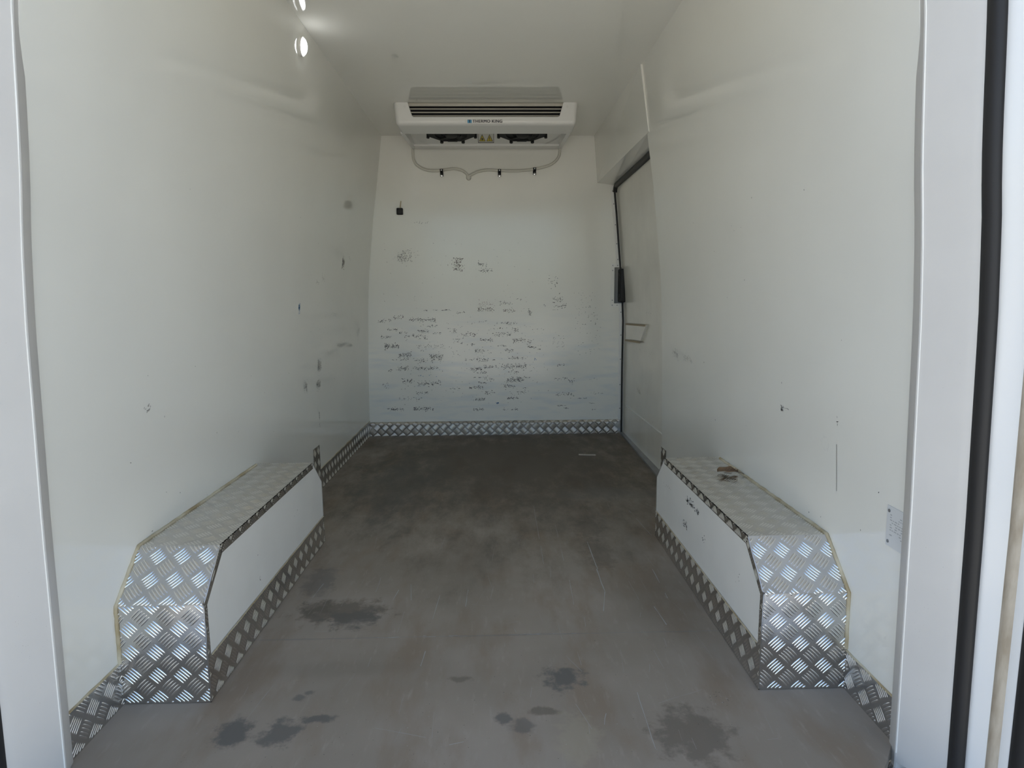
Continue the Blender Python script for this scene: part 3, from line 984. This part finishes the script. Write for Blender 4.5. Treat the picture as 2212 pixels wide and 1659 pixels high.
    # thin cream bead above the lower strip
    tube('panel_bead', [(xin - side * .0002, y, .1055 - (y - 1.3) * .0045 + random.gauss(0, .0004)) for y in np.linspace(A_Y[0] + .02, A_Y[3] - .003, 40)], .0016, M_seal, root, seg=6, jit=.2)
    if side > 0:
        scuffs('scuff_marks', lambda u, v: (xi - .0005, u + (v - .26) * .0, v), [(1.82, .262, .13, .012, 9, 'd'), (1.84, .268, .06, .03, 2, 'd'), (1.885, .18, .04, .018, 7, 'd'), (1.7, .2, .06, .02, 1.2, 'd'), (2.1, .24, .10, .02, .8, 'd'), (1.45, .2, .03, .06, .5, 'm')], root, slant=.4)
    else:
        scuffs('scuff_marks', lambda u, v: (xi + .0005, u, v), [(1.75, .18, .5, .12, .012, 'm'), (1.62, .16, .006, .05, 1.5, 'm')], root, slant=.9)
    return root


wheel_arch(-1, -.6545, 'boxed-in wheel arch clad in tread plate with white side panel, on the left wall')
wheel_arch(1, .5970, 'boxed-in wheel arch clad in tread plate on the right wall, dry leaf on top')

# ---- evaporator unit under the ceiling --------------------------------------
unit = thing(empty('refrigeration_unit'), 'white ceiling refrigeration unit with slatted air outlet and two black fans, above the back wall', 'refrigeration unit')
YF = 3.385
ux0, ux1 = -.524, .440
gx0, gx1 = -.450, .364
ztop, zbot, zg = 1.919, 1.806, 1.846


def arc(cx, cz, r, a0, a1, n=5):
    return [(cx + r * math.cos(math.radians(a0 + (a1 - a0) * k / n)), cz + r * math.sin(math.radians(a0 + (a1 - a0) * k / n))) for k in range(n + 1)]


U_out = [(ux0, ztop)] + arc(ux0 + .030, zbot + .022, .022, 180, 270) + arc(ux1 - .030, zbot + .022, .022, 270, 360) + [(ux1, ztop)]
gi = .018
U_in = [(gx1, ztop)] + arc(gx1 - gi - .014, zg + .014, .014, 0, -90) + arc(gx0 + gi + .014, zg + .014, .014, 270, 180) + [(gx0, ztop)]
poly = U_out + U_in
bm = bmesh.new()
f_ = [bm.verts.new((x, YF, z)) for x, z in poly]
face = bm.faces.new(f_)
ext = bmesh.ops.extrude_face_region(bm, geom=[face])
for v in [g_ for g_ in ext['geom'] if isinstance(g_, bmesh.types.BMVert)]:
    v.co.y += .175
bm.edges.ensure_lookup_table()
fe = [e_ for e_ in bm.edges if all(abs(v.co.y - YF) < 1e-6 for v in e_.verts) and not all(abs(v.co.z - ztop) < 1e-6 for v in e_.verts)]
oute = [e_ for e_ in fe if any(v.co.x < gx0 - .001 or v.co.x > gx1 + .001 or v.co.z < zg - .001 for v in e_.verts)]
bmesh.ops.bevel(bm, geom=oute, offset=.022, segments=6, affect='EDGES', profile=0.5, clamp_overlap=True)
hs = from_bm('housing', bm, M_ac, unit, auto=50)
for e_ in hs.data.edges:            # crisp border round the flat front face
    if all(abs(hs.data.vertices[i].co.y - YF) < 1e-5 for i in e_.vertices):
        e_.use_edge_sharp = True
# air outlet: dark cavity and slats
bevel_box('outlet_cavity', (gx0 - .01, YF + .06, zg - .005), (gx1 + .01, YF + .07, ztop), M_black, unit, 0)
bevel_box('cavity_floor', (gx0 + .008, YF + .006, zg - .004), (gx1 - .008, YF + .07, zg + .0015), M_black, unit, 0)
bevel_box('top_slat', (gx0 + .002, YF + .012, 1.9035), (gx1 - .002, YF + .022, 1.9185), M_acgrey, unit, .002)
for k, z in enumerate((1.8895, 1.8720, 1.8545)):
    e_ = .003 + k * .006
    bevel_box('slat', (gx0 + e_, YF + .012, z - .0025), (gx1 - e_, YF + .018, z + .0025), M_acgrey, unit, .001)
for (x, z) in ((gx0 - .016, 1.898), (gx1 + .020, 1.898)):
    disc('cap_screw', (x, YF - .0005, z), (0, -1, 0), .006, .0015, M_sticker, unit, seg=14)
# drip tray and fan panel behind
tx0, tx1 = -.515, .421
for (xa, xb, s_) in ((tx0, tx0 + .022, -1), (tx1 - .022, tx1, 1)):
    v = [(xa, YF + .17, zbot), (xa, DB - .02, 1.836), (xa, DB - .02, ztop), (xa, YF + .17, ztop)]
    prism('side_cheek', v, (xb - xa, 0, 0), M_ac, unit)
py0, pz0, py1, pz1 = 3.60, 1.912, 3.955, 1.846
pn = Vector((0, -(pz0 - pz1), -(py1 - py0))).normalized()      # outward normal of the sloping panel (down and towards the door)
prism('fan_panel', [(tx0 + .02, py0, pz0), (tx1 - .02, py0, pz0), (tx1 - .02, py1, pz1), (tx0 + .02, py1, pz1)], -pn * .004, M_ac, unit)
bevel_box('tray_edge', (tx0 + .02, py1 - .004, pz1 - .012), (tx1 - .02, DB - .02, pz1 + .004), M_ac, unit, .003)
for sx_, x in ((-1, tx0 + .02), (1, tx1 - .02)):       # curved gussets at both ends of the fan panel
    ring = [Vector((x - sx_ * .13 * (1 - math.sin(a)), py1 - .23 * (1 - math.cos(a)) * .9, 0)) for a in np.linspace(0, math.pi / 2, 8)]
    vs = [Vector((x, py1, pz1 - .002))] + [Vector((p.x, p.y, pz1 + (py1 - p.y) * (pz0 - pz1) / (py1 - py0) - .004)) for p in ring]
    fs = [(0, i, i + 1) for i in range(1, len(vs) - 1)]
    mesh('panel_gusset', vs, fs, M_ac, unit)
su = Vector((0, py1 - py0, pz1 - pz0)).normalized()             # down the slope


def make_fan(cx, cy, label=None):
    c = Vector((cx, cy, pz0 + (cy - py0) * (pz1 - pz0) / (py1 - py0)))
    X = Vector((1, 0, 0))

    def P(a, b2, h):
        return c + X * a + su * b2 + pn * h
    oc = [P(.148 * math.cos(math.radians(22.5 + 45 * k)), .118 * math.sin(math.radians(22.5 + 45 * k)), 0) for k in range(8)]
    fan = prism('fan', oc, pn * .020, M_black, unit)
    # ring, hub, blades and guard bars
    ringp = [P(.100 * math.cos(a), .088 * math.sin(a), .024) for a in np.linspace(0, 2 * math.pi, 25)]
    tube('guard_ring', ringp, .004, M_black, fan, seg=6)
    ringp = [P(.062 * math.cos(a), .056 * math.sin(a), .024) for a in np.linspace(0, 2 * math.pi, 21)]
    tube('guard_ring', ringp, .003, M_black, fan, seg=6)
    disc('hub', P(0, 0, .018), pn, .036, .016, M_black, fan, seg=18, dome=.006)
    for k in range(5):
        a = math.radians(72 * k + 20)
        b4 = [P(.034 * math.cos(a), .034 * math.sin(a), .019), P(.034 * math.cos(a + .5), .034 * math.sin(a + .5), .026),
              P(.095 * math.cos(a + .75), .082 * math.sin(a + .75), .027), P(.098 * math.cos(a + .1), .084 * math.sin(a + .1), .020)]
        prism('blade', b4, pn * .002, M_black, fan)
    for a in (-.064, .064):                                      # feet on the lower edge
        disc('foot', P(a, .112, 0), pn, .010, .028, M_black, fan, seg=8)
    for a in (-.140, .140):
        disc('foot', P(a, .05, 0), pn, .009, .026, M_black, fan, seg=8)
    bevel_box('cable_plug', tuple(P(-.03, .100, .0) + Vector((0, 0, -.020))), tuple(P(.03, .120, 0) + Vector((0, .004, 0))), M_black, fan, .003)
    return fan


make_fan(-.252, 3.768)
make_fan(.165, 3.768)


def ac_text(body, size, loc, m, parent, name, bold=.0, rot=(math.pi / 2, 0, 0), sx=1.0):
    cu = bpy.data.curves.new(name, 'FONT')
    cu.body = body
    cu.size = size
    cu.space_character = 1.1
    cu.extrude = .0002
    cu.align_x = 'CENTER'
    cu.align_y = 'CENTER'
    tmp = bpy.data.objects.new(name + '_tmp', cu)
    COL.objects.link(tmp)
    dg = bpy.context.evaluated_depsgraph_get()
    me = bpy.data.meshes.new_from_object(tmp.evaluated_get(dg))
    bpy.data.objects.remove(tmp, do_unlink=True)
    me.materials.clear()
    me.materials.append(m)
    R_ = Matrix.Translation(Vector(loc)) @ Matrix.Rotation(rot[0], 4, 'X') @ Matrix.Scale(sx, 4, Vector((1, 0, 0)))
    me.transform(R_)
    if bold > 0:                     # heavier strokes: the same letters set three times, a hair apart
        bm = bmesh.new()
        for dx_ in (-bold, 0, bold):
            n0 = len(bm.verts)
            bm.from_mesh(me)
            bm.verts.ensure_lookup_table()
            for v in bm.verts[n0:]:
                v.co.x += dx_
                v.co.y -= abs(dx_) * .05
        bm.to_mesh(me)
        bm.free()
    return link(bpy.data.objects.new(name, me), parent)


# maker's sticker on the front lip
zl_ = 1.8235
sk = bevel_box('maker_sticker', (-.154, YF - .0006, zl_ - .012), (.046, YF + .001, zl_ + .012), M_sticker, unit, 0)
bevel_box('logo_square', (-.140, YF - .0011, zl_ - .0085), (-.118, YF - .0004, zl_ + .0085), M_blue, sk, 0)
ac_text('T', .021, (-.129, YF - .0016, zl_), M_navy, sk, 'logo_letter', bold=.0012, sx=.95)
ac_text('THERMO KING', .0215, (-.035, YF - .0012, zl_), M_navy, sk, 'lettering', bold=.0006, sx=1.0)


# warning sticker on the fan panel
def on_panel(a, s_, h=.0):
    return Vector((a, 0, 0)) + Vector((0, py0, pz0)) + su * s_ + pn * (.0005 + h)


plen = math.hypot(py1 - py0, pz1 - pz0)


def panel_quad(name, a0, a1, s0, s1, h, m, parent):
    return prism(name, [on_panel(a0, s0, h), on_panel(a1, s0, h), on_panel(a1, s1, h), on_panel(a0, s1, h)], -pn * .0004, m, parent)


wa0, wa1, ws0, ws1 = -.099, -.003, plen - .172, plen - .018
ws = panel_quad('warning_sticker', wa0, wa1, ws0, ws1, .0005, M_stickw, unit)
bd = .004
for q in ((wa0, wa1, ws0, ws0 + bd * 2.0), (wa0, wa1, ws1 - bd * 2.0, ws1), (wa0, wa0 + bd * .7, ws0, ws1), (wa1 - bd * .7, wa1, ws0, ws1)):
    panel_quad('border', *q, .0010, M_navy, ws)
for cx in (-.073, -.029):
    def tri(k, h, m, nm):
        b0, t0 = ws1 - .022, ws0 + .034
        mid = (b0 + t0 * .5) / 1.5
        pts = [(cx, t0), (cx + .0205, b0), (cx - .0205, b0)]
        pts = [(cx + (p[0] - cx) * k, mid + (p[1] - mid) * k) for p in pts]
        prism(nm, [on_panel(p[0], p[1], h) for p in pts], -pn * .0003, m, ws)
    tri(1.0, .0010, M_navy, 'triangle_outline')
    tri(.80, .0014, M_yellow, 'warning_triangle')
    if cx < -.05:
        for an in (0, 60, 120):
            ca, sa = math.cos(math.radians(an)), math.sin(math.radians(an))
            cs = ws1 - .055
            q = [(cx + .008 * ca - .0015 * sa, cs + 2.6 * (.008 * sa + .0015 * ca)), (cx + .008 * ca + .0015 * sa, cs + 2.6 * (.008 * sa - .0015 * ca)),
                 (cx - .008 * ca + .0015 * sa, cs - 2.6 * (.008 * sa + .0015 * ca)), (cx - .008 * ca - .0015 * sa, cs - 2.6 * (.008 * sa - .0015 * ca))]
            prism('symbol', [on_panel(a, s_, .0018) for a, s_ in q], -pn * .0003, M_navy, ws)
    else:
        panel_quad('symbol', cx - .0016, cx + .0016, ws1 - .088, ws1 - .052, .0018, M_navy, ws)
        panel_quad('symbol', cx - .0016, cx + .0016, ws1 - .044, ws1 - .034, .0018, M_navy, ws)

# ---- drain hoses on the back wall and their clips
HY = DB - .016
HL = [(-.512, HY, 1.838), (-.511, HY, 1.80), (-0.508, HY, 1.774), (-0.487, HY, 1.738), (-0.433, HY, 1.711), (-0.383, HY, 1.706), (-0.335, HY, 1.707), (-0.263, HY, 1.717), (-0.213, HY, 1.709), (-0.183, HY, 1.691), (-0.168, HY, 1.672)]
HR = [(.412, HY, 1.838), (.411, HY, 1.82), (0.405, HY, 1.79), (0.38, HY, 1.758), (0.335, HY, 1.733), (0.252, HY, 1.714), (0.143, HY, 1.704), (0.03, HY, 1.705), (-0.047, HY, 1.709), (-0.108, HY, 1.699), (-0.143, HY, 1.682), (-0.164, HY, 1.672)]
hz = tube('drain_hose', smooth_path(HL, 6), .0082, M_hose, None, seg=12)
thing(hz, 'grey drain hose from the left end of the refrigeration unit, held by one clip', 'hose', 'drain hoses')
hz = tube('drain_hose', smooth_path(HR, 6), .0082, M_hose, None, seg=12)
thing(hz, 'grey drain hose from the right end of the refrigeration unit, held by two clips', 'hose', 'drain hoses')
nub = disc('hose_outlet', (-.166, DB, 1.664), (0, -1, 0), .016, .018, M_hose, None, seg=16, dome=.006)
thing(nub, 'small grey outlet fitting on the back wall where the two drain hoses meet', 'fitting')
for (x, z, lb) in ((-.335, 1.706, 'black clip on the left drain hose, leftmost of three on the back wall'), (.030, 1.704, 'black clip on the right drain hose, middle one of three on the back wall'),
                   (.252, 1.714, 'black clip on the right drain hose, rightmost of three on the back wall')):
    ep = thing(empty('hose_clip'), lb, 'clip', 'hose clips')
    ringp = [(x, HY - .0095 * math.cos(a), z + .0095 * math.sin(a)) for a in np.linspace(-1.75, 1.75, 12)]
    vs, fs = [], []
    for (px_, py_, pz_) in ringp:
        vs += [(x - .010, py_, pz_), (x + .010, py_, pz_), (x + .010, py_ - .002 * math.copysign(1, 1), pz_), (x - .010, py_ - .002, pz_)]
    for i in range(len(ringp) - 1):
        for k in range(4):
            fs.append((i * 4 + k, i * 4 + (k + 1) % 4, i * 4 + 4 + (k + 1) % 4, i * 4 + 4 + k))
    fs += [(0, 1, 2, 3), tuple(range(len(vs) - 4, len(vs)))]
    mesh('band', vs, fs, M_black, ep)
    bevel_box('tab', (x - .010, DB - .012, z - .034), (x + .010, DB - .001, z - .008), M_black, ep, .002)
    disc('bolt', (x, DB - .012, z - .030), (0, -1, 0), .0085, .004, M_chrome, ep, seg=10, dome=.003)
    disc('rivet', (x, HY - .011, z + .001), (0, -1, 0), .0045, .002, M_chrome, ep, seg=8, dome=.002)

# ---- black temperature sensor
ts = bevel_box('temperature_sensor', (-.626, DB - .022, 1.437), (-.586, DB, 1.478), M_black, None, .005, 3)
thing(ts, 'small square black temperature sensor box on the upper left of the back wall', 'sensor')
tube('cable', smooth_path([(-.603, DB - .006, 1.476), (-.601, DB - .006, 1.50), (-.598, DB - .004, 1.523)], 5), .003, M_seal, ts, seg=6)
disc('face_cap', (-.606, DB - .022, 1.458), (0, -1, 0), .012, .0015, M_rubber, ts, seg=16)

# ---- lit round lamp high on the left wall
lz, ly = 1.842, 2.472
nl = Vector((1, 0, -.135)).normalized()
lc = Vector((XC - hw(lz), ly, lz))
lamp = thing(empty('wall_lamp'), 'small round lit lamp high on the left wall beside the ceiling', 'lamp')
disc('lamp_base', lc - nl * .002, nl, .034, .010, M_ac, lamp, seg=28)
disc('lamp_lens', lc + nl * .007, nl, .028, .003, M_lamp, lamp, seg=28, dome=.010)

# ---- rating plate on the right wall
rp0, rp1, rz0, rz1 = 1.127, 1.183, .398, .482
tl = (hw(rz1) - hw(rz0))


def on_r(y, z, off):
    return Vector((XC + hw(z) - off, y, z))


rp = prism('rating_plate', [on_r(rp0, rz0, .0018), on_r(rp1, rz0, .0018), on_r(rp1, rz1, .0018), on_r(rp0, rz1, .0018)], (.0012, 0, 0), M_plate)
thing(rp, 'small metal rating plate with grey print, low on the right wall beside the door frame', 'plate')
for z in (rz0 + .010, rz1 - .010):
    disc('rivet', on_r(rp1 - .007, z, .0018), (-1, 0, 0), .0035, .001, M_steel, rp, seg=10)
vs, fs = [], []
z = rz1 - .016
while z > rz0 + .022:
    y = rp1 - .011
    while y > rp0 + .008:
        ln = random.uniform(.003, .008)
        if random.random() < .75:
            b0 = len(vs)
            vs += [on_r(y, z, .0021), on_r(max(y - ln, rp0 + .004), z, .0021), on_r(max(y - ln, rp0 + .004), z - .0022, .0021), on_r(y, z - .0022, .0021)]
            fs.append((b0, b0 + 1, b0 + 2, b0 + 3))
        y -= ln + .0022
    z -= .0052
pr = mesh('print', vs, fs, M_print, rp)
pr['kind'] = 'stuff'

# ---- dry leaf on the right wheel arch, pale sliver on the floor
def leaf():
    n = 12
    axis0, axis1 = Vector((.712, 1.925, .337)), Vector((.776, 1.915, .337))
    d = axis1 - axis0
    w = Vector((-d.y, d.x, 0)).normalized()
    vs, fs = [], []
    for i in range(n + 1):
        t = i / n
        wd = .036 * math.sin(math.pi * min(1, t * .97 + .03)) ** .8 * (1 + .12 * math.sin(t * 19))
        c = axis0 + d * t + Vector((0, 0, .003 + .004 * math.sin(t * 3.0)))
        vs += [c + w * wd * .9 + Vector((0, 0, .006 + .003 * math.sin(t * 11))), c + w * wd * .45 + Vector((0, 0, .003)), c, c - w * wd * .5 + Vector((0, 0, .003)), c - w * wd * .95 + Vector((0, 0, .008 + .003 * math.sin(t * 9)))]
    for i in range(n):
        for k in range(4):
            a = i * 5 + k
            fs.append((a, a + 1, a + 6, a + 5))
    o = mesh('dry_leaf', vs, fs, M_leaf, None, smooth=True)
    md = o.modifiers.new('thickness', 'SOLIDIFY')
    md.thickness = .0006
    thing(o, 'small curled brown dry leaf lying on top of the right wheel arch box', 'leaf')
    tube('stem', smooth_path([axis0 + d * .05 + Vector((0, 0, .005)), axis0 + d * .6 + Vector((0, 0, .0075)), axis1 + Vector((.004, -.004, .004)), axis1 + Vector((.012, -.02, .002))], 5), .0010, M_sb, o, seg=6)
    for k in range(4):
        c = axis0 + d * (.35 + .14 * k) + Vector((0, 0, .0075))
        tube('vein', [c, c + d.normalized() * .010 + w * .016 + Vector((0, 0, .004))], .0006, M_sb, o, seg=5)


leaf()
sl = prism('wood_sliver', [(.469, 3.472, .0005), (.515, 3.462, .0005), (.565, 3.455, .0005), (.566, 3.468, .0005), (.515, 3.474, .0005), (.472, 3.484, .0005)], (0, 0, .005), M_wood)
thing(sl, 'thin pale sliver lying on the grey floor near the back wall', 'sliver')
